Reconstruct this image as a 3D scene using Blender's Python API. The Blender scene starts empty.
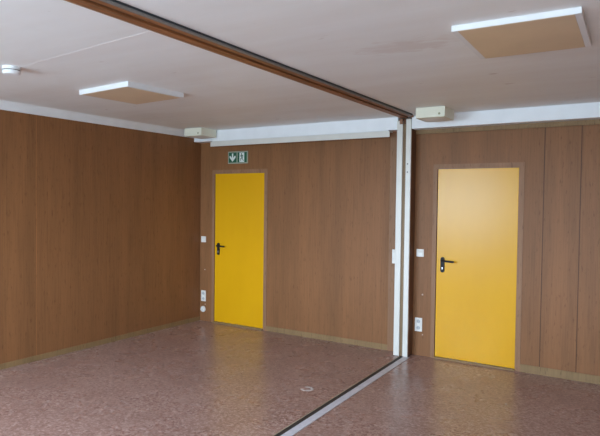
import bpy, bmesh, math, random
from mathutils import Vector, Matrix

# ------------------------------------------------------------------ camera, sky, daylight, exposure
S = bpy.context.scene
COL = S.collection
PI = math.pi

def make_camera():
    yaw, pitch, roll, f = 0.5602, -0.0279, 0.0125, 565.545
    fw = Vector((-math.sin(yaw) * math.cos(pitch), math.cos(yaw) * math.cos(pitch), math.sin(pitch)))
    r0 = Vector((math.cos(yaw), math.sin(yaw), 0))
    u0 = r0.cross(fw)
    r = r0 * math.cos(roll) + u0 * math.sin(roll)
    u = -r0 * math.sin(roll) + u0 * math.cos(roll)
    cd = bpy.data.cameras.new('camera')
    cd.sensor_width = 36.0
    cd.lens = f * 36.0 / 600.0
    cd.clip_start = 0.02
    c = bpy.data.objects.new('camera', cd)
    COL.objects.link(c)
    m = Matrix((r, u, -fw)).transposed().to_4x4()
    m.translation = Vector((5.3028, -5.8738, 1.6499))
    c.matrix_world = m
    S.camera = c
make_camera()

# overcast daylight: bright sky above the horizon, dimmer ground below it, entering through the windows
W = bpy.data.worlds.new('overcast_sky')
S.world = W
W.use_nodes = True
wn = W.node_tree
tc = wn.nodes.new('ShaderNodeTexCoord')
sx = wn.nodes.new('ShaderNodeSeparateXYZ')
mr = wn.nodes.new('ShaderNodeMapRange')
mr.inputs['From Min'].default_value = -1.0
mr.inputs['From Max'].default_value = 1.0
rp = wn.nodes.new('ShaderNodeValToRGB')
els = rp.color_ramp.elements
els.new(0.49); els.new(0.52)
SKY = ((0.0, (0.25, 0.32, 0.39)), (0.495, (0.34, 0.44, 0.52)), (0.515, (0.72, 0.90, 1.10)), (1.0, (0.74, 0.94, 1.18)))
for e_, (p_, c_) in zip(els, SKY):
    e_.position = p_
    e_.color = (*c_, 1)
wn.links.new(tc.outputs['Generated'], sx.inputs[0])
wn.links.new(sx.outputs['Z'], mr.inputs['Value'])
wn.links.new(mr.outputs[0], rp.inputs[0])
wn.links.new(rp.outputs[0], wn.nodes['Background'].inputs[0])
wn.nodes['Background'].inputs[1].default_value = 27.5

def window_portal(name, x0, x1, z0, z1, y):
    """an empty window opening the daylight comes in by (guides the sampling, gives no light itself)"""
    l = bpy.data.lights.new(name, 'AREA')
    l.shape = 'RECTANGLE'
    l.size = x1 - x0
    l.size_y = z1 - z0
    l.cycles.is_portal = True
    o = bpy.data.objects.new(name, l)
    o.location = ((x0 + x1) / 2, y, (z0 + z1) / 2)
    o.rotation_euler = (PI / 2, 0, 0)
    COL.objects.link(o)
FRONT = -6.6
WINDOWS = [(0.25, 2.65, 0.85, 2.46), (4.1, 5.9, 0.85, 2.46)]
for i_, w_ in enumerate(WINDOWS):
    window_portal('daylight_portal', *w_, FRONT - 0.13)

S.view_settings.view_transform = 'Standard'
S.view_settings.look = 'None'
S.view_settings.gamma = 1
S.view_settings.use_curve_mapping = False
S.view_settings.exposure = 0.0
S.cycles.use_denoising = True
S.cycles.max_bounces = 10
S.cycles.diffuse_bounces = 8

# ------------------------------------------------------------------ materials
class NT:
    def __init__(self, name):
        self.m = bpy.data.materials.new(name)
        self.m.use_nodes = True
        self.t = self.m.node_tree
        self.b = self.t.nodes['Principled BSDF']
    def n(self, kind, **kw):
        nd = self.t.nodes.new(kind)
        for k, v in kw.items():
            if k.startswith('i_'):
                key = k[2:]
                nd.inputs[int(key) if key.isdigit() else key].default_value = v
            else:
                setattr(nd, k, v)
        return nd
    def l(self, a, b):
        self.t.links.new(a, b)
    def coords(self, scale=(1, 1, 1)):
        c = self.n('ShaderNodeTexCoord')
        mp = self.n('ShaderNodeMapping')
        mp.inputs['Scale'].default_value = scale
        self.l(c.outputs['Object'], mp.inputs['Vector'])
        return mp.outputs[0]
    def noise(self, scale, coord, detail=3.0, rough=0.5, dist=0.0):
        nd = self.n('ShaderNodeTexNoise')
        nd.inputs['Scale'].default_value = scale
        nd.inputs['Detail'].default_value = detail
        nd.inputs['Roughness'].default_value = rough
        nd.inputs['Distortion'].default_value = dist
        self.l(coord, nd.inputs['Vector'])
        return nd.outputs[0]
    def ramp(self, fac, stops):
        nd = self.n('ShaderNodeValToRGB')
        e = nd.color_ramp.elements
        while len(e) < len(stops):
            e.new(0.5)
        for k, (p, c) in enumerate(stops):
            e[k].position = p
            e[k].color = (*c, 1) if len(c) == 3 else c
        self.l(fac, nd.inputs[0])
        return nd.outputs[0]
    def mix(self, a, b, fac, mode='MIX'):
        nd = self.n('ShaderNodeMix', data_type='RGBA', blend_type=mode)
        for v, s in ((fac, 0), (a, 6), (b, 7)):
            if hasattr(v, 'links'):
                self.l(v, nd.inputs[s])
            elif s == 0:
                nd.inputs[0].default_value = v
            else:
                nd.inputs[s].default_value = (*v, 1)
        return nd.outputs[2]
    def math(self, op, a, b=None):
        nd = self.n('ShaderNodeMath', operation=op)
        for k, v in enumerate((a, b)):
            if v is None:
                continue
            if hasattr(v, 'links'):
                self.l(v, nd.inputs[k])
            else:
                nd.inputs[k].default_value = v
        return nd.outputs[0]
    def out(self, color=None, rough=None, bump=None, bump_strength=0.1, bump_dist=0.002):
        if color is not None:
            if hasattr(color, 'links'):
                self.l(color, self.b.inputs['Base Color'])
            else:
                self.b.inputs['Base Color'].default_value = (*color, 1)
        if rough is not None:
            if hasattr(rough, 'links'):
                self.l(rough, self.b.inputs['Roughness'])
            else:
                self.b.inputs['Roughness'].default_value = rough
        if bump is not None:
            bn = self.n('ShaderNodeBump')
            bn.inputs['Strength'].default_value = bump_strength
            bn.inputs['Distance'].default_value = bump_dist
            self.l(bump, bn.inputs['Height'])
            self.l(bn.outputs[0], self.b.inputs['Normal'])
        return self.m

def plain(name, col, rough=0.5, metal=0.0, var=0.06, scale=6.0):
    t = NT(name)
    t.b.inputs['Metallic'].default_value = metal
    n = t.noise(scale, t.coords(), 4)
    lo = tuple(c * (1 - var) for c in col)
    hi = tuple(min(1, c * (1 + var)) for c in col)
    return t.out(t.ramp(n, [(0.3, lo), (0.7, hi)]), rough)

def wood_panel(name, base, axis, seams=(), light_seams=(), contrast=1.0):
    """printed wood-veneer board, grain along Z; seams are narrow joints at given positions of an axis"""
    t = NT(name)
    d, m, h = (tuple(c * k for c in base) for k in (1 - 0.26 * contrast, 1.0, 1 + 0.16 * contrast))
    broad = t.noise(1.0, t.coords((5, 5, 0.35)), 3, 0.55)
    grain = t.noise(1.0, t.coords((70, 70, 2.2)), 4, 0.6, 0.4)
    fleck = t.noise(1.0, t.coords((55, 55, 11)), 2, 0.6)
    col = t.ramp(grain, [(0.3, d), (0.5, m), (0.72, h)])
    col = t.mix(col, t.ramp(broad, [(0.3, (0.86, 0.86, 0.86)), (0.7, (1.1, 1.08, 1.06))]), 1.0, 'MULTIPLY')
    col = t.mix(col, t.ramp(fleck, [(0.27, (0.62, 0.58, 0.55)), (0.40, (1, 1, 1))]), 0.8, 'MULTIPLY')
    if seams or light_seams:
        c = t.n('ShaderNodeTexCoord')
        sp = t.n('ShaderNodeSeparateXYZ')
        t.l(c.outputs['Object'], sp.inputs[0])
        v = sp.outputs[axis]
        for grp, tint in ((seams, (0.42, 0.40, 0.38)), (light_seams, (1.32, 1.28, 1.22))):
            fac = None
            for s in grp:
                f = t.math('LESS_THAN', t.math('ABSOLUTE', t.math('SUBTRACT', v, s)), 0.0045)
                fac = f if fac is None else t.math('MAXIMUM', fac, f)
            if fac is not None:
                col = t.mix(col, t.mix(col, tint, 1.0, 'MULTIPLY'), fac)
    t.b.inputs['Specular IOR Level'].default_value = 0.26
    return t.out(col, 0.5, grain, 0.12, 0.001)

BROWN = (0.245, 0.110, 0.044)
M = {}
M['wall_back'] = wood_panel('brown_veneer_back', BROWN, 0, contrast=0.6, seams=(4.39, 4.71, 5.03, 5.35, 5.67))
M['wall_left'] = wood_panel('brown_veneer_left', BROWN, 1, contrast=0.6, light_seams=(-2.442, -4.882))
M['jamb'] = wood_panel('pinkish_brown_jamb', (0.29, 0.155, 0.082), 0, contrast=0.5)
M['board'] = wood_panel('olive_tan_board', (0.255, 0.162, 0.075), 0, contrast=0.5)
M['strip'] = wood_panel('dull_brown_strip', (0.23, 0.155, 0.085), 0, contrast=0.8)
M['darkwood'] = wood_panel('dark_brown_board', (0.15, 0.07, 0.035), 0, contrast=0.8)  # brown wood, with the shade of the post's side put into its colour

def beam_wood(name, base):
    t = NT(name)
    g = t.noise(1.0, t.coords((60, 2.5, 60)), 4, 0.6, 0.5)
    b = t.noise(1.0, t.coords((6, 1.2, 6)), 3)
    col = t.ramp(g, [(0.3, tuple(c * 0.65 for c in base)), (0.5, base), (0.72, tuple(c * 1.35 for c in base))])
    col = t.mix(col, t.ramp(b, [(0.3, (0.8, 0.8, 0.8)), (0.7, (1.15, 1.12, 1.1))]), 1.0, 'MULTIPLY')
    return t.out(col, 0.5, g, 0.15, 0.001)
M['beam'] = beam_wood('orange_brown_track_wood', (0.26, 0.108, 0.042))
M['beam_lip'] = beam_wood('pale_brown_track_wood', (0.36, 0.22, 0.13))
M['groove'] = beam_wood('dark_groove_wood', (0.12, 0.05, 0.02))

def ceiling_mat():
    t = NT('off_white_painted_ceiling')
    co = t.coords((1, 1, 1))
    big = t.noise(0.9, co, 4, 0.6, 0.6)
    col = t.ramp(big, [(0.3, (0.79, 0.80, 0.785)), (0.5, (0.825, 0.845, 0.84)), (0.7, (0.83, 0.855, 0.86))])
    streak = t.noise(1.0, t.coords((0.5, 3.0, 1)), 4, 0.6)
    col = t.mix(col, t.ramp(streak, [(0.3, (0.93, 0.9, 0.885)), (0.62, (1, 1, 1))]), 0.8, 'MULTIPLY')
    # a worn pinkish patch where paint has flaked off
    c = t.n('ShaderNodeTexCoord')
    mp = t.n('ShaderNodeMapping')
    mp.inputs['Location'].default_value = (-4.02 * 2.0, 2.68 * 5.0, 0)
    mp.inputs['Scale'].default_value = (2.0, 5.0, 0.0)
    t.l(c.outputs['Object'], mp.inputs['Vector'])
    ln = t.n('ShaderNodeVectorMath', operation='LENGTH')
    t.l(mp.outputs[0], ln.inputs[0])
    blot = t.noise(9.0, t.coords((0.7, 1.6, 1)), 5, 0.65, 0.8)
    edge = t.math('ADD', ln.outputs['Value'], t.math('MULTIPLY', t.math('SUBTRACT', blot, 0.5), 2.4))
    fac = t.ramp(edge, [(0.25, (0.34,) * 3), (0.75, (0, 0, 0))])
    col = t.mix(col, (0.60, 0.49, 0.45), fac)
    # small scuffs
    spot = t.noise(5.0, t.coords((1, 2.5, 1)), 2, 0.5)
    col = t.mix(col, (0.45, 0.37, 0.34), t.ramp(spot, [(0.72, (0, 0, 0)), (0.78, (0.5,) * 3)]))
    fine = t.noise(45, co, 3)
    return t.out(col, 0.55, fine, 0.05, 0.001)
M['ceiling'] = ceiling_mat()

def floor_mat():
    t = NT('mottled_red_brown_linoleum')
    vo = t.n('ShaderNodeTexVoronoi')
    vo.inputs['Scale'].default_value = 62
    t.l(t.coords((1, 1, 1)), vo.inputs['Vector'])
    sp = t.n('ShaderNodeSeparateColor')
    t.l(vo.outputs['Color'], sp.inputs[0])
    n1 = t.noise(34, t.coords((1, 1, 1)), 2, 0.6)
    a = t.math('ADD', t.math('MULTIPLY', n1, 0.72), t.math('MULTIPLY', sp.outputs[0], 0.28))
    b = t.noise(75, t.coords((1, 1, 1)), 2, 0.6)
    c = t.noise(1.1, t.coords((1, 1, 1)), 3)
    col = t.ramp(a, [(0.30, (0.22, 0.115, 0.090)), (0.46, (0.31, 0.185, 0.150)), (0.60, (0.385, 0.25, 0.21)), (0.74, (0.50, 0.37, 0.325))])
    col = t.mix(col, t.ramp(b, [(0.32, (0.66, 0.62, 0.6)), (0.5, (1, 1, 1)), (0.68, (1.22, 1.22, 1.22))]), 0.8, 'MULTIPLY')
    col = t.mix(col, t.ramp(c, [(0.3, (0.92, 0.9, 0.9)), (0.7, (1.06, 1.06, 1.06))]), 1.0, 'MULTIPLY')
    t.b.inputs['Specular IOR Level'].default_value = 0.42
    r = t.ramp(t.noise(2.5, t.coords((1, 1, 1)), 4), [(0.3, (0.24,) * 3), (0.7, (0.32,) * 3)])
    return t.out(col, r)
M['floor'] = floor_mat()

def yellow_mat():
    t = NT('yellow_painted_door')
    n = t.noise(1.0, t.coords((3, 3, 1.2)), 4, 0.6)
    col = t.ramp(n, [(0.3, (0.68, 0.345, 0.004)), (0.7, (0.72, 0.372, 0.005))])
    t.b.inputs['Specular IOR Level'].default_value = 0.36
    return t.out(col, 0.27, t.noise(60, t.coords()), 0.02, 0.001)
M['yellow'] = yellow_mat()
M['white'] = plain('white_paint', (0.87, 0.91, 0.93), 0.45, var=0.03)
M['white_strip'] = plain('white_lacquered_strip', (0.71, 0.70, 0.64), 0.35, var=0.03)
M['joint'] = plain('pale_joint_strip', (0.84, 0.84, 0.83), 0.55, var=0.02)
M['crown'] = plain('greyish_white_cornice', (0.75, 0.77, 0.78), 0.5, var=0.04)
M['plastic'] = plain('white_switch_plastic', (0.74, 0.72, 0.66), 0.35, var=0.02)
M['socket_grey'] = plain('grey_socket_well', (0.45, 0.46, 0.46), 0.4, var=0.04)
M['cream'] = plain('cream_plastic_housing', (0.78, 0.78, 0.64), 0.4, var=0.02)
M['lens'] = plain('milky_underside_cover', (0.8, 0.8, 0.76), 0.35, var=0.02)
M['tan'] = plain('tan_luminaire_panel', (0.68, 0.53, 0.36), 0.5, var=0.05, scale=3)
M['black'] = plain('black_handle_plastic', (0.012, 0.011, 0.011), 0.5)
M['black'].node_tree.nodes['Principled BSDF'].inputs['Specular IOR Level'].default_value = 0.25
M['dark'] = plain('dark_gap', (0.03, 0.022, 0.018), 0.7)
M['steel'] = plain('brushed_steel', (0.62, 0.62, 0.64), 0.35, 1.0)
M['slate'] = plain('slate_grey_metal', (0.022, 0.027, 0.033), 0.5, 0.0)
M['grey_metal'] = plain('grey_metal_angle', (0.19, 0.18, 0.165), 0.5, 0.0)
M['alu'] = plain('dull_aluminium', (0.56, 0.54, 0.57), 0.45, 0.0, 0.1, 20)
M['threshold'] = plain('worn_pale_threshold', (0.34, 0.26, 0.18), 0.5, var=0.15, scale=20)
M['green'] = plain('dark_green_sign_film', (0.012, 0.105, 0.055), 0.4)
M['sign_white'] = plain('white_sign_film', (0.78, 0.84, 0.80), 0.4)
M['sign_frame'] = plain('pale_grey_sign_edge', (0.36, 0.38, 0.29), 0.4)
M['indicator'] = plain('grey_green_indicator', (0.30, 0.31, 0.16), 0.5)
M['cap'] = plain('pale_wall_plug', (0.52, 0.40, 0.32), 0.5)
M['fleck'] = plain('white_paint_fleck', (0.55, 0.50, 0.47), 0.6)

# ------------------------------------------------------------------ mesh helpers
def box(bm, a, b, bevel=0.0, seg=2):
    """axis-aligned box between corners a and b, optionally with rounded edges"""
    r = bmesh.ops.create_cube(bm, size=1.0)
    vs = r['verts']
    for v in vs:
        v.co = Vector([(a[k] + b[k]) / 2 + v.co[k] * abs(b[k] - a[k]) for k in range(3)])
    if bevel > 0:
        es = list({e for v in vs for e in v.link_edges})
        bmesh.ops.bevel(bm, geom=es, offset=bevel, segments=seg, profile=0.5, affect='EDGES')

def lathe(bm, prof, axis, origin, seg=32):
    """revolve (radius, height) pairs about an axis ('y-' comes out of the back wall, 'z-' hangs down)"""
    def place(r, h, a):
        c, s = r * math.cos(a), r * math.sin(a)
        if axis == 'y-':
            p = Vector((c, -h, s))
        elif axis == 'z-':
            p = Vector((c, s, -h))
        elif axis == 'x+':
            p = Vector((h, c, s))
        else:
            p = Vector((c, s, h))
        return p + Vector(origin)
    rings = []
    for r, h in prof:
        if r < 1e-6:
            rings.append([bm.verts.new(place(0, h, 0))])
        else:
            rings.append([bm.verts.new(place(r, h, 2 * PI * k / seg)) for k in range(seg)])
    for A, B in zip(rings, rings[1:]):
        for k in range(seg):
            k2 = (k + 1) % seg
            if len(A) == 1 and len(B) == 1:
                continue
            if len(A) == 1:
                bm.faces.new((A[0], B[k], B[k2]))
            elif len(B) == 1:
                bm.faces.new((A[k], A[k2], B[0]))
            else:
                bm.faces.new((A[k], A[k2], B[k2], B[k]))

def prism_xz(bm, pts, y0, y1):
    """polygon given in x,z extruded from y0 to y1"""
    a = [bm.verts.new((x, y0, z)) for x, z in pts]
    b = [bm.verts.new((x, y1, z)) for x, z in pts]
    bm.faces.new(a)
    bm.faces.new(b[::-1])
    n = len(pts)
    for k in range(n):
        bm.faces.new((a[k], b[k], b[(k + 1) % n], a[(k + 1) % n]))

def prism_xy(bm, pts, z0, z1):
    a = [bm.verts.new((x, y, z0)) for x, y in pts]
    b = [bm.verts.new((x, y, z1)) for x, y in pts]
    bm.faces.new(a)
    bm.faces.new(b[::-1])
    n = len(pts)
    for k in range(n):
        bm.faces.new((a[k], b[k], b[(k + 1) % n], a[(k + 1) % n]))

def tube(bm, pts, rad, seg=12):
    """round bar along points"""
    pts = [Vector(p) for p in pts]
    rings = []
    for k, p in enumerate(pts):
        d = (pts[min(k + 1, len(pts) - 1)] - pts[max(k - 1, 0)]).normalized()
        up = Vector((0, 0, 1)) if abs(d.z) < 0.9 else Vector((1, 0, 0))
        s = d.cross(up).normalized()
        u = s.cross(d)
        rings.append([bm.verts.new(p + (s * math.cos(2 * PI * j / seg) + u * math.sin(2 * PI * j / seg)) * rad) for j in range(seg)])
    for A, B in zip(rings, rings[1:]):
        for j in range(seg):
            bm.faces.new((A[j], A[(j + 1) % seg], B[(j + 1) % seg], B[j]))
    bm.faces.new(rings[0][::-1])
    bm.faces.new(rings[-1])

def obj(name, bm, mat, parent=None, loc=(0, 0, 0), smooth=False):
    bmesh.ops.recalc_face_normals(bm, faces=bm.faces)
    me = bpy.data.meshes.new(name)
    bm.to_mesh(me)
    bm.free()
    me.materials.append(mat)
    if smooth:
        for p in me.polygons:
            p.use_smooth = True
        try:
            me.set_sharp_from_angle(angle=math.radians(35))
        except Exception:
            pass
    o = bpy.data.objects.new(name, me)
    COL.objects.link(o)
    o.location = loc
    if parent is not None:
        o.parent = parent
    return o

def boxes(name, mat, lst, parent=None, bevel=0.0, loc=(0, 0, 0)):
    bm = bmesh.new()
    for a, b in lst:
        box(bm, a, b, bevel)
    return obj(name, bm, mat, parent, loc)

def tag(o, label, cat=None, group=None, kind=None):
    o['label'] = label
    if cat:
        o['category'] = cat
    if group:
        o['group'] = group
    if kind:
        o['kind'] = kind
    return o

def empty(name, loc, label, cat, group=None, kind=None):
    o = bpy.data.objects.new(name, None)
    o.empty_display_size = 0.05
    COL.objects.link(o)
    o.location = loc
    return tag(o, label, cat, group, kind)

def copy_tree(src, loc, label):
    r = src.copy()
    COL.objects.link(r)
    r.location = loc
    r['label'] = label
    for ch in list(src.children):
        c = ch.copy()
        COL.objects.link(c)
        c.parent = r
        for g in list(ch.children):
            d = g.copy()
            COL.objects.link(d)
            d.parent = c
    return r

# ------------------------------------------------------------------ room shell
H = 2.58                 # ceiling
XR = 6.2                 # right wall (outside the picture)
TH = 0.12
ST = 'structure'
DW, DH, ZB = 0.8175, 2.0, 0.02
DOORS = (0.2619, 3.3438)
FR = 0.05                # width of a door frame board

tag(boxes('floor', M['floor'], [((-TH, FRONT - TH, -0.1), (XR + TH, TH, 0))]),
    'mottled reddish-brown shiny linoleum floor', 'floor', kind=ST)
tag(boxes('ceiling', M['ceiling'], [((-TH, FRONT - TH, H), (XR + TH, TH, H + 0.1))]),
    'off-white painted ceiling with brownish worn patches', 'ceiling', kind=ST)

def holed_wall(name, mat, x0, x1, y0, y1, z0, z1, holes):
    """one mesh: a wall along X with rectangular openings (sorted by x)"""
    bm = bmesh.new()
    x = x0
    for hx0, hx1, hz0, hz1 in holes:
        box(bm, (x, y0, z0), (hx0, y1, z1))
        if hz0 > z0:
            box(bm, (hx0, y0, z0), (hx1, y1, hz0))
        box(bm, (hx0, y0, hz1), (hx1, y1, z1))
        x = hx1
    box(bm, (x, y0, z0), (x1, y1, z1))
    return obj(name, bm, mat)
tag(holed_wall('wall_back', M['wall_back'], 0, XR, 0, TH, 0, H,
               [(d - 0.02, d + DW + 0.02, 0, ZB + DH + 0.02) for d in DOORS]),
    'brown wood-veneer back wall with two yellow doors', 'wall', kind=ST)
tag(boxes('wall_left', M['wall_left'], [((-TH, FRONT - TH, 0), (0, TH, H))]),
    'dark brown wood-veneer wall on the left with one pale vertical joint', 'wall', kind=ST)
tag(boxes('wall_right', M['wall_left'], [((XR, FRONT - TH, 0), (XR + TH, TH, H))]),
    'brown wood-veneer wall to the right of the picture', 'wall', kind=ST)
tag(holed_wall('wall_front', M['wall_back'], 0, XR, FRONT - TH, FRONT, 0, H, WINDOWS),
    'brown wall with the windows behind the viewer', 'wall', kind=ST)
for i, (x0, x1, z0, z1) in enumerate(WINDOWS):
    e = empty('window_%d' % (i + 1), ((x0 + x1) / 2, FRONT - 0.06, z0),
              'white framed window in the wall behind the viewer, %s half' % ('left' if i == 0 else 'right'), 'window', kind=ST)
    hw, hh = (x1 - x0) / 2, z1 - z0
    boxes('window_frame', M['white'], [((-hw, -0.03, 0), (-hw + 0.05, 0.03, hh)), ((hw - 0.05, -0.03, 0), (hw, 0.03, hh)),
                                       ((-hw + 0.05, -0.03, 0), (hw - 0.05, 0.03, 0.05)), ((-hw + 0.05, -0.03, hh - 0.05), (hw - 0.05, 0.03, hh)),
                                       ((-0.03, -0.03, 0.05), (0.03, 0.03, hh - 0.05))], e)

# white box cornice along the top of the back wall: two lengths, either side of the partition post
PX0, PX1, PY = 2.937, 3.093, -0.156      # partition post
ZF, YF = 2.444, -0.142
tag(boxes('trim_1', M['white'], [((0, YF, ZF), (PX0, 0, H))], bevel=0.003),
    'white boxed cornice above the left yellow door', 'cornice', kind=ST)
tag(boxes('trim_2', M['white'], [((PX1, YF, ZF), (XR, 0, H))], bevel=0.003),
    'white boxed cornice above the right yellow door', 'cornice', kind=ST)
bm = bmesh.new()
prof = [(0, 2.496), (0.012, 2.496), (0.016, 2.535), (0.024, 2.562), (0.040, H), (0, H)]
A = [bm.verts.new((x, FRONT, z)) for x, z in prof]
B = [bm.verts.new((x, YF, z)) for x, z in prof]
bm.faces.new(A); bm.faces.new(B[::-1])
for k in range(len(prof)):
    bm.faces.new((A[k], B[k], B[(k + 1) % len(prof)], A[(k + 1) % len(prof)]))
tag(obj('trim_3', bm, M['crown']), 'greyish white cornice strip along the top of the left wall', 'cornice', kind=ST)
tag(boxes('trim_4', M['board'], [((PX1, -0.02, 2.398), (XR, 0, ZF))], bevel=0.002),
    'olive-tan wooden batten under the white cornice on the right', 'batten', kind=ST)
tag(boxes('trim_5', M['jamb'], [((2.80, -0.014, 0), (PX0 - 0.02, 0, ZF))], bevel=0.002),
    'brown cover strip on the wall left of the white partition post', 'cover strip', kind=ST)

BB = 0.078
tag(boxes('baseboard_left', M['board'], [((0, FRONT, 0), (0.005, 0, 0.056))], bevel=0.001),
    'olive-brown baseboard along the left wall', 'baseboard', kind=ST)
tag(boxes('baseboard_back', M['board'], [((DOORS[0] + DW + FR, -0.005, 0), (2.80, 0, BB - 0.014))], bevel=0.001),
    'olive-tan baseboard between the left yellow door and the partition post', 'baseboard', kind=ST)
tag(boxes('baseboard_right', M['board'], [((DOORS[1] + DW + FR, -0.006, 0), (XR, 0, BB))], bevel=0.001),
    'olive-tan baseboard right of the right yellow door', 'baseboard', kind=ST)

# ------------------------------------------------------------------ doors
def make_door(n, x, label):
    e = empty('door_%d' % n, (x, 0, 0), label, 'door', kind=ST)
    zt = ZB + DH
    y0 = -0.006
    boxes('door_frame', M['jamb'], [((-FR, y0, 0), (-0.006, 0.0, zt + FR)), ((DW, y0, 0), (DW + FR, 0.0, zt + FR)),
                                    ((-0.006, y0, zt - 0.002), (DW, 0.0, zt + FR)),
                                    ((-0.02, 0.0, 0), (-0.006, 0.10, zt + 0.02)), ((DW + 0.001, 0.0, 0), (DW + 0.02, 0.10, zt + 0.02)),
                                    ((-0.006, 0.0, zt + 0.003), (DW + 0.001, 0.10, zt + 0.02))], e, bevel=0.0)
    leaf = boxes('door_leaf', M['yellow'], [((0.0, 0.0, ZB), (DW - 0.001, 0.042, zt))], e, bevel=0.0025)
    boxes('door_seal', M['dark'], [((-0.0055, 0.012, ZB), (-0.0005, 0.05, zt)), ((-0.0055, 0.0445, ZB), (DW, 0.055, zt))], e)  # dark filler strips, painting the shade inside the gap round the leaf
    boxes('threshold', M['board'], [((-0.006, -0.03, 0), (DW, 0.09, ZB - 0.003))], e, bevel=0.003)
    hx = 0.067
    # rounded black plate
    bm = bmesh.new()
    hw, z0, z1 = 0.021, 0.925, 1.088
    pts = []
    for cx, cz, a0 in ((hx, z1 - hw, 0), (hx, z0 + hw, PI)):
        for k in range(13):
            a = a0 + PI * k / 12
            pts.append((cx + hw * math.cos(a), cz + hw * math.sin(a)))
    prism_xz(bm, pts, -0.011, 0.0)
    obj('handle_plate', bm, M['black'], leaf)
    bm = bmesh.new()
    lathe(bm, [(0, 0.011), (0.014, 0.011), (0.014, 0.026), (0.010, 0.03), (0.010, 0.05), (0, 0.05)], 'y-', (hx, 0, 1.05), 20)
    tube(bm, [(hx, -0.05, 1.05), (hx + 0.03, -0.053, 1.05), (hx + 0.07, -0.053, 1.049), (hx + 0.115, -0.052, 1.047), (hx + 0.134, -0.046, 1.046)], 0.0105, 14)
    obj('lever_handle', bm, M['black'], leaf, smooth=True)
    bm = bmesh.new()
    lathe(bm, [(0, 0.011), (0.0075, 0.011), (0.0075, 0.014), (0.006, 0.0155), (0, 0.0155)], 'y-', (hx, 0, 0.975), 18)
    box(bm, (hx - 0.0035, -0.0145, 0.955), (hx + 0.0035, -0.011, 0.972), 0.001)
    lk = obj('lock_cylinder', bm, M['steel'], leaf)
    lk['label'] = 'steel lock cylinder'
    return e
make_door(1, DOORS[0], 'yellow door with black lever handle, under the green exit sign, farther away')
make_door(2, DOORS[1], 'yellow door with black lever handle, right of the partition post, nearer')

# ------------------------------------------------------------------ partition track and post
t = empty('ceiling_track', (2.983, -0.148, 2.56), 'long brown wooden partition track running under the ceiling', 'track')
t.rotation_euler = (0, 0, 0.001)
L = -0.150 - FRONT
boxes('track_board', M['beam'], [((0.012, -L, 0), (0.068, 0, 0.0195)), ((0.104, -L, 0), (0.140, -0.02, 0.0195))], t, bevel=0.002)
boxes('groove', M['groove'], [((0.068, -L, 0.012), (0.104, -0.02, 0.0195))], t)
k = boxes('edge_strip', M['beam_lip'], [((0, -L, -0.001), (0.012, 0, 0.0195))], t, bevel=0.002)
k['label'] = 'pale brown edge strip'
k = boxes('metal_angle', M['grey_metal'], [((0.140, -L, 0.001), (0.163, -0.12, 0.0195))], t)
k['label'] = 'grey metal angle'
k = boxes('dark_seal', M['slate'], [((0.163, -L, 0.010), (0.168, -0.12, 0.0195))], t)  # narrow blackish strip along the right edge of the track
k['label'] = 'blackish slate edge of the track'

p = empty('partition_post', (PX0, 0, 0), 'upright post with two white strips where the partition meets the wall', 'post')
w = PX1 - PX0
boxes('post_core', M['darkwood'], [((0.004, -0.132, 0.012), (w - 0.001, -0.0005, 2.552))], p)
bm = bmesh.new()
box(bm, (-0.003, PY, 0.003), (0.061, -0.132, 2.535), 0.002)
ws = obj('white_strip', bm, M['white_strip'], p); ws['label'] = 'left white strip'
bm = bmesh.new()
box(bm, (0.100, PY, 0.003), (w, -0.132, 2.548), 0.002)
ws2 = obj('white_strip', bm, M['white_strip'], p); ws2['label'] = 'right white strip with screw holes'
for z in (2.072, 1.985):
    bm = bmesh.new()
    lathe(bm, [(0, 0.0), (0.008, 0.0), (0.007, 0.002), (0.003, 0.001), (0, 0.001)], 'y-', (0.122, PY, z), 14)
    obj('screw_hole', bm, M['grey_metal'], ws2)
kb = boxes('wood_strip', M['strip'], [((0.061, -0.141, 0.004), (0.100, -0.132, 2.50))], p)
kb['label'] = 'tan wooden strip between the white strips'
kb = boxes('top_block', M['beam'], [((0.030, PY - 0.012, 2.497), (0.064, PY, 2.553))], p, bevel=0.002)
kb['label'] = 'small brown wooden block at the top'
boxes('foot', M['dark'], [((0.004, -0.140, 0.0), (w - 0.004, -0.004, 0.012))], p)  # dark block standing in for the shadow under the post

t = empty('floor_track', (3.006, -0.158, 0), 'dull aluminium partition track with dark groove across the floor', 'track')
t.rotation_euler = (0, 0, 0.0235)
L = -0.158 - FRONT
boxes('aluminium_strip', M['alu'], [((0.047, -L, 0), (0.114, 0, 0.006))], t, bevel=0.002)
k = boxes('guide_slot', M['dark'], [((0.006, -L, 0), (0.047, 0, 0.0025))], t)  # flat dark strip left of the aluminium
k['label'] = 'dark guide slot'
k = boxes('side_strip', M['threshold'], [((-0.004, -L, 0), (0.006, 0, 0.004))], t, bevel=0.001)
k['label'] = 'pale brownish edge strip'

# ------------------------------------------------------------------ curtain rail under the left cornice
t = empty('curtain_rail', (0.303, -0.13, ZF), 'long white curtain rail under the left cornice', 'rail')
L = 2.848 - 0.303
boxes('rail_profile', M['white_strip'], [((0, -0.026, -0.074), (L, -0.014, -0.010)), ((0, -0.014, -0.020), (L, 0.06, -0.010))], t, bevel=0.002)
boxes('mounting_batten', M['crown'], [((0.02, -0.012, -0.010), (L - 0.02, 0.05, 0.0))], t)

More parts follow.
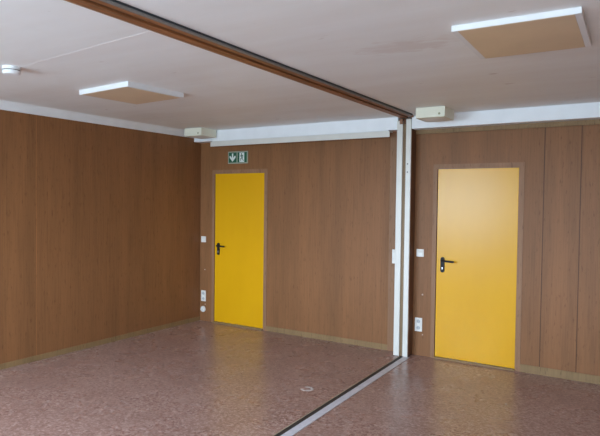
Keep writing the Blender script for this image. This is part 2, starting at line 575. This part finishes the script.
# ------------------------------------------------------------------ flat ceiling luminaires (square panels)
def ceiling_panel(cx, cy, wx, wy, d, rot, label):
    e = empty('ceiling_light', (cx, cy, H), label, 'ceiling light', 'flat square ceiling lights')
    e.rotation_euler = (0, 0, rot)
    a, b, r, q = wx / 2, wy / 2, 0.008, 0.031
    boxes('frame', M['crown'], [((-a, -b, -d), (a, -b + r, 0)), ((-a, b - r, -d), (a, b, 0)),
                                ((-a, -b + r, -d), (-a + q, b - r, 0)), ((a - q, -b + r, -d), (a, b - r, 0))], e, bevel=0.0015)
    k = boxes('diffuser', M['tan'], [((-a + q, -b + r, -d - 0.001), (a - q, b - r, -d + 0.008))], e, bevel=0.001)
    k['label'] = 'tan diffuser plate'
    return e
ceiling_panel(1.475, -2.512, 0.665, 0.575, 0.039, -0.075, 'flat tan square ceiling light with white rim, over the left part of the room')
ceiling_panel(4.677, -2.605, 0.612, 0.645, 0.030, 0.022, 'flat tan square ceiling light with white rim, over the right part of the room')

# ------------------------------------------------------------------ cream boxes under the ceiling near the doors
def cream_box(x, y, label):
    e = empty('emergency_light', (x, y, H), label, 'ceiling box', 'cream boxes under the ceiling')
    a, b, h = 0.145, 0.145, 0.100
    boxes('housing', M['cream'], [((-a, -b, -h), (a, b, 0))], e, bevel=0.004)
    bm = bmesh.new()
    n, m = 14, 10
    grid = [[bm.verts.new(((-a + 0.02) + (2 * a - 0.04) * i / n, (-b + 0.06) + (2 * b - 0.075) * j / m,
             -h - 0.014 * (math.sin(PI * i / n) * math.sin(PI * j / m)) ** 0.45)) for j in range(m + 1)] for i in range(n + 1)]
    for i in range(n):
        for j in range(m):
            bm.faces.new((grid[i][j], grid[i + 1][j], grid[i + 1][j + 1], grid[i][j + 1]))
    k = obj('underside_cover', bm, M['lens'], e, smooth=True)
    k['label'] = 'milky white cover bulging from the underside'
    bm = bmesh.new()
    lathe(bm, [(0, 0.0), (0.011, 0.0), (0.010, 0.004), (0.004, 0.005), (0, 0.005)], 'y-', (a - 0.055, -b, -0.068), 16)
    k = obj('indicator', bm, M['indicator'], e)
    k['label'] = 'small grey-green indicator on the front'
    return e
cb = cream_box(3.449, -0.445, 'cream box under the ceiling, right of the partition post')
copy_tree(cb, (0.272, -0.315, H), 'cream box under the ceiling in the far left corner')

# ------------------------------------------------------------------ smoke detector
e = empty('smoke_detector', (1.42, -3.551, H), 'round white smoke detector on the ceiling at the left edge', 'smoke detector')
bm = bmesh.new()
lathe(bm, [(0, 0), (0.062, 0), (0.062, 0.016), (0.058, 0.020), (0, 0.020)], 'z-', (0, 0, 0), 36)
obj('base', bm, M['crown'], e, smooth=True)
bm = bmesh.new()
lathe(bm, [(0.054, 0.020), (0.054, 0.026), (0.060, 0.028), (0.060, 0.042), (0.052, 0.052), (0.024, 0.055), (0, 0.055)], 'z-', (0, 0, 0), 36)
obj('cover', bm, M['crown'], e, smooth=True)
bm = bmesh.new()
lathe(bm, [(0.0555, 0.020), (0.0555, 0.028)], 'z-', (0, 0, 0), 36)
obj('vent_slot', bm, M['grey_metal'], e)

# raised joint strip of the ceiling panels
bm = bmesh.new()
prism_xy(bm, [(0.9, -3.475), (2.985, -3.672), (2.985, -3.660), (0.9, -3.463)], H - 0.0006, H)
tag(obj('trim_6', bm, M['joint']), 'thin pale joint strip across the ceiling left of the track', 'joint strip', kind=ST)

# ------------------------------------------------------------------ exit sign over the left door
e = empty('exit_sign', (0.487, 0, 2.147), 'green and white emergency exit sign above the left yellow door', 'sign')
SW, SH = 0.326, 0.160
boxes('backplate', M['sign_frame'], [((0, -0.012, 0), (SW, 0, SH))], e, bevel=0.002)
pa = boxes('arrow_panel', M['green'], [((0.014, -0.014, 0.014), (0.144, -0.012, SH - 0.014))], e)
cx, cz = 0.079, 0.080
bm = bmesh.new()
prism_xz(bm, [(cx - 0.011, cz + 0.055), (cx - 0.011, cz - 0.006), (cx - 0.036, cz + 0.022), (cx - 0.049, cz + 0.022), (cx - 0.049, cz - 0.002),
              (cx, cz - 0.055), (cx + 0.049, cz - 0.002), (cx + 0.049, cz + 0.022), (cx + 0.036, cz + 0.022), (cx + 0.011, cz - 0.006), (cx + 0.011, cz + 0.055)], -0.0155, -0.014)
k = obj('arrow', bm, M['sign_white'], pa); k['label'] = 'white arrow pointing down'
pb = boxes('escape_panel', M['green'], [((0.162, -0.014, 0.014), (SW - 0.014, -0.012, SH - 0.014))], e)
k = boxes('doorway_symbol', M['sign_white'], [((0.194, -0.0150, 0.019), (0.272, -0.014, SH - 0.018))], pb)
k['label'] = 'white doorway symbol'
bm = bmesh.new()
def limb(x0, z0, x1, z1, w):
    d = Vector((x1 - x0, z1 - z0)).normalized()
    nx, nz = -d.y * w / 2, d.x * w / 2
    prism_xz(bm, [(x0 + nx, z0 + nz), (x1 + nx, z1 + nz), (x1 - nx, z1 - nz), (x0 - nx, z0 - nz)], -0.016, -0.0150)
ox, oz = 0.232, 0.080
lathe(bm, [(0, 0.0150), (0.0095, 0.0150), (0.0095, 0.016), (0, 0.016)], 'y-', (ox - 0.004, 0, oz + 0.043), 16)
limb(ox - 0.002, oz + 0.032, ox + 0.006, oz - 0.008, 0.019)      # trunk
limb(ox - 0.004, oz + 0.027, ox - 0.026, oz + 0.012, 0.008)      # leading arm
limb(ox + 0.004, oz + 0.028, ox + 0.024, oz + 0.014, 0.008)      # trailing arm
limb(ox + 0.004, oz - 0.006, ox - 0.018, oz - 0.020, 0.010)      # leading thigh
limb(ox - 0.016, oz - 0.018, ox - 0.016, oz - 0.046, 0.009)      # leading shin
limb(ox + 0.008, oz - 0.006, ox + 0.016, oz - 0.030, 0.010)      # trailing thigh
limb(ox + 0.014, oz - 0.028, ox + 0.031, oz - 0.044, 0.009)      # trailing shin
k = obj('running_figure', bm, M['green'], pb); k['label'] = 'green running figure'

# ------------------------------------------------------------------ switches and sockets on the back wall
def light_switch(x, z, label, h=0.082):
    e = empty('light_switch', (x, 0, z), label, 'light switch', 'white light switches')
    s = 0.041
    boxes('switch_frame', M['plastic'], [((-s, -0.010, -h / 2), (s, 0, h / 2))], e, bevel=0.003)
    n = 1 if h < 0.1 else 2
    for k in range(n):
        zc = 0 if n == 1 else (-h / 4 + k * h / 2)
        bm = bmesh.new()
        q = 0.030
        zz = min(q, h / 2 / n - 0.008)
        pts = [(-0.010, -zz), (-0.014, -zz), (-0.0125, 0), (-0.017, zz), (-0.010, zz)]
        a = [bm.verts.new((-q, y, zc + z_)) for y, z_ in pts]
        b = [bm.verts.new((q, y, zc + z_)) for y, z_ in pts]
        bm.faces.new(a); bm.faces.new(b[::-1])
        for j in range(5):
            bm.faces.new((a[j], b[j], b[(j + 1) % 5], a[(j + 1) % 5]))
        obj('rocker', bm, M['plastic'], e)
    return e
light_switch(0.064, 1.125, 'single white light switch left of the left yellow door')
light_switch(3.163, 1.118, 'single white light switch left of the right yellow door')
light_switch(2.886, 1.062, 'white double light switch half hidden behind the partition post', 0.155).location.y = -0.014

def double_socket(x, z, label):
    e = empty('wall_socket', (x, 0, z), label, 'socket', 'white double sockets')
    hw, hh = 0.041, 0.0745
    boxes('frame_plate', M['plastic'], [((-hw, -0.009, -hh), (hw, 0, hh))], e, bevel=0.003)
    for s in (-1, 1):
        zc = s * 0.0355
        bm = bmesh.new()
        lathe(bm, [(0.031, 0.009), (0.031, 0.013), (0.0225, 0.013), (0.021, 0.010), (0.0, 0.010)], 'y-', (0, 0, zc), 28)
        ins = obj('socket_insert', bm, M['plastic'], e, smooth=True)
        bm = bmesh.new()
        lathe(bm, [(0.021, 0.0101), (0.021, 0.0106), (0, 0.0106)], 'y-', (0, 0, zc), 28)
        w = obj('well', bm, M['socket_grey'], ins)  # grey disc in the socket recess
        w['label'] = 'grey shaded socket well'
        for sx in (-1, 1):
            bm = bmesh.new()
            lathe(bm, [(0.0028, 0.0105), (0.0028, 0.0110), (0, 0.0110)], 'y-', (sx * 0.0095, 0, zc), 12)
            obj('pin_hole', bm, M['dark'], ins)
    return e
ds = double_socket(3.158, 0.338, 'white double socket low on the wall between post and right yellow door')
copy_tree(ds, (0.070, 0, 0.346), 'white double socket low on the wall left of the left yellow door')

e = empty('cable_outlet', (0.064, 0, 0.163), 'round white outlet cover under the double socket by the left yellow door', 'outlet cover')
bm = bmesh.new()
lathe(bm, [(0.0, 0), (0.042, 0), (0.042, 0.008), (0.037, 0.017), (0.018, 0.021), (0, 0.0215)], 'y-', (0, 0, 0), 28)
obj('cover', bm, M['plastic'], e, smooth=True)
bm = bmesh.new()
lathe(bm, [(0.0, 0.0212), (0.006, 0.0212), (0.005, 0.0235), (0, 0.0235)], 'y-', (0, 0, 0), 14)
obj('centre_screw', bm, M['steel'], e, smooth=True)

def plug(x, z, label, r=0.009):
    bm = bmesh.new()
    lathe(bm, [(0, 0), (r, 0), (r, 0.002), (r * 0.7, 0.0045), (0, 0.005)], 'y-', (0, 0, 0), 16)
    return tag(obj('wall_plug', bm, M['cap'], None, (x, 0, z), True), label, 'wall plug', 'small pale plugs in the wall')
plug(0.088, 0.71, 'small pale plug on the wall between switch and socket by the left yellow door')
plug(0.098, 0.232, 'small pale plug between the double socket and round cover by the left yellow door', 0.008)
plug(3.196, 0.667, 'small pale plug between switch and socket by the right yellow door')
plug(3.203, 0.232, 'small pale plug just under the double socket by the right yellow door', 0.007)

# ------------------------------------------------------------------ white flecks of paint on the floor
def fleck(x, y, pieces, seed, label):
    rnd = random.Random(seed)
    bm = bmesh.new()
    for dx, dy, r in pieces:
        n = 11
        pts = [(dx + r * rnd.uniform(0.55, 1.15) * math.cos(2 * PI * k / n), dy + r * rnd.uniform(0.55, 1.15) * math.sin(2 * PI * k / n)) for k in range(n)]
        prism_xy(bm, pts, 0.0, 0.0012)
    return tag(obj('paint_spot', bm, M['fleck'], None, (x, y, 0)), label, 'paint spot')
rnd = random.Random(3)
bm = bmesh.new()
arc = [math.radians(-150 + 285 * k / 26) for k in range(27)]
ring = [((0.058 + rnd.uniform(-0.006, 0.008)) * math.cos(a), (0.058 + rnd.uniform(-0.006, 0.008)) * math.sin(a)) for a in arc]
ring += [((0.034 + rnd.uniform(-0.008, 0.009)) * math.cos(a), (0.034 + rnd.uniform(-0.008, 0.009)) * math.sin(a)) for a in reversed(arc)]
prism_xy(bm, ring, 0.0, 0.0012)
tag(obj('paint_spot', bm, M['fleck'], None, (2.735, -1.63, 0)), 'broken white paint ring on the floor left of the floor track', 'paint spot')
fleck(4.299, -1.024, [(0, 0, 0.013)], 8, 'tiny white fleck on the floor in front of the right yellow door')
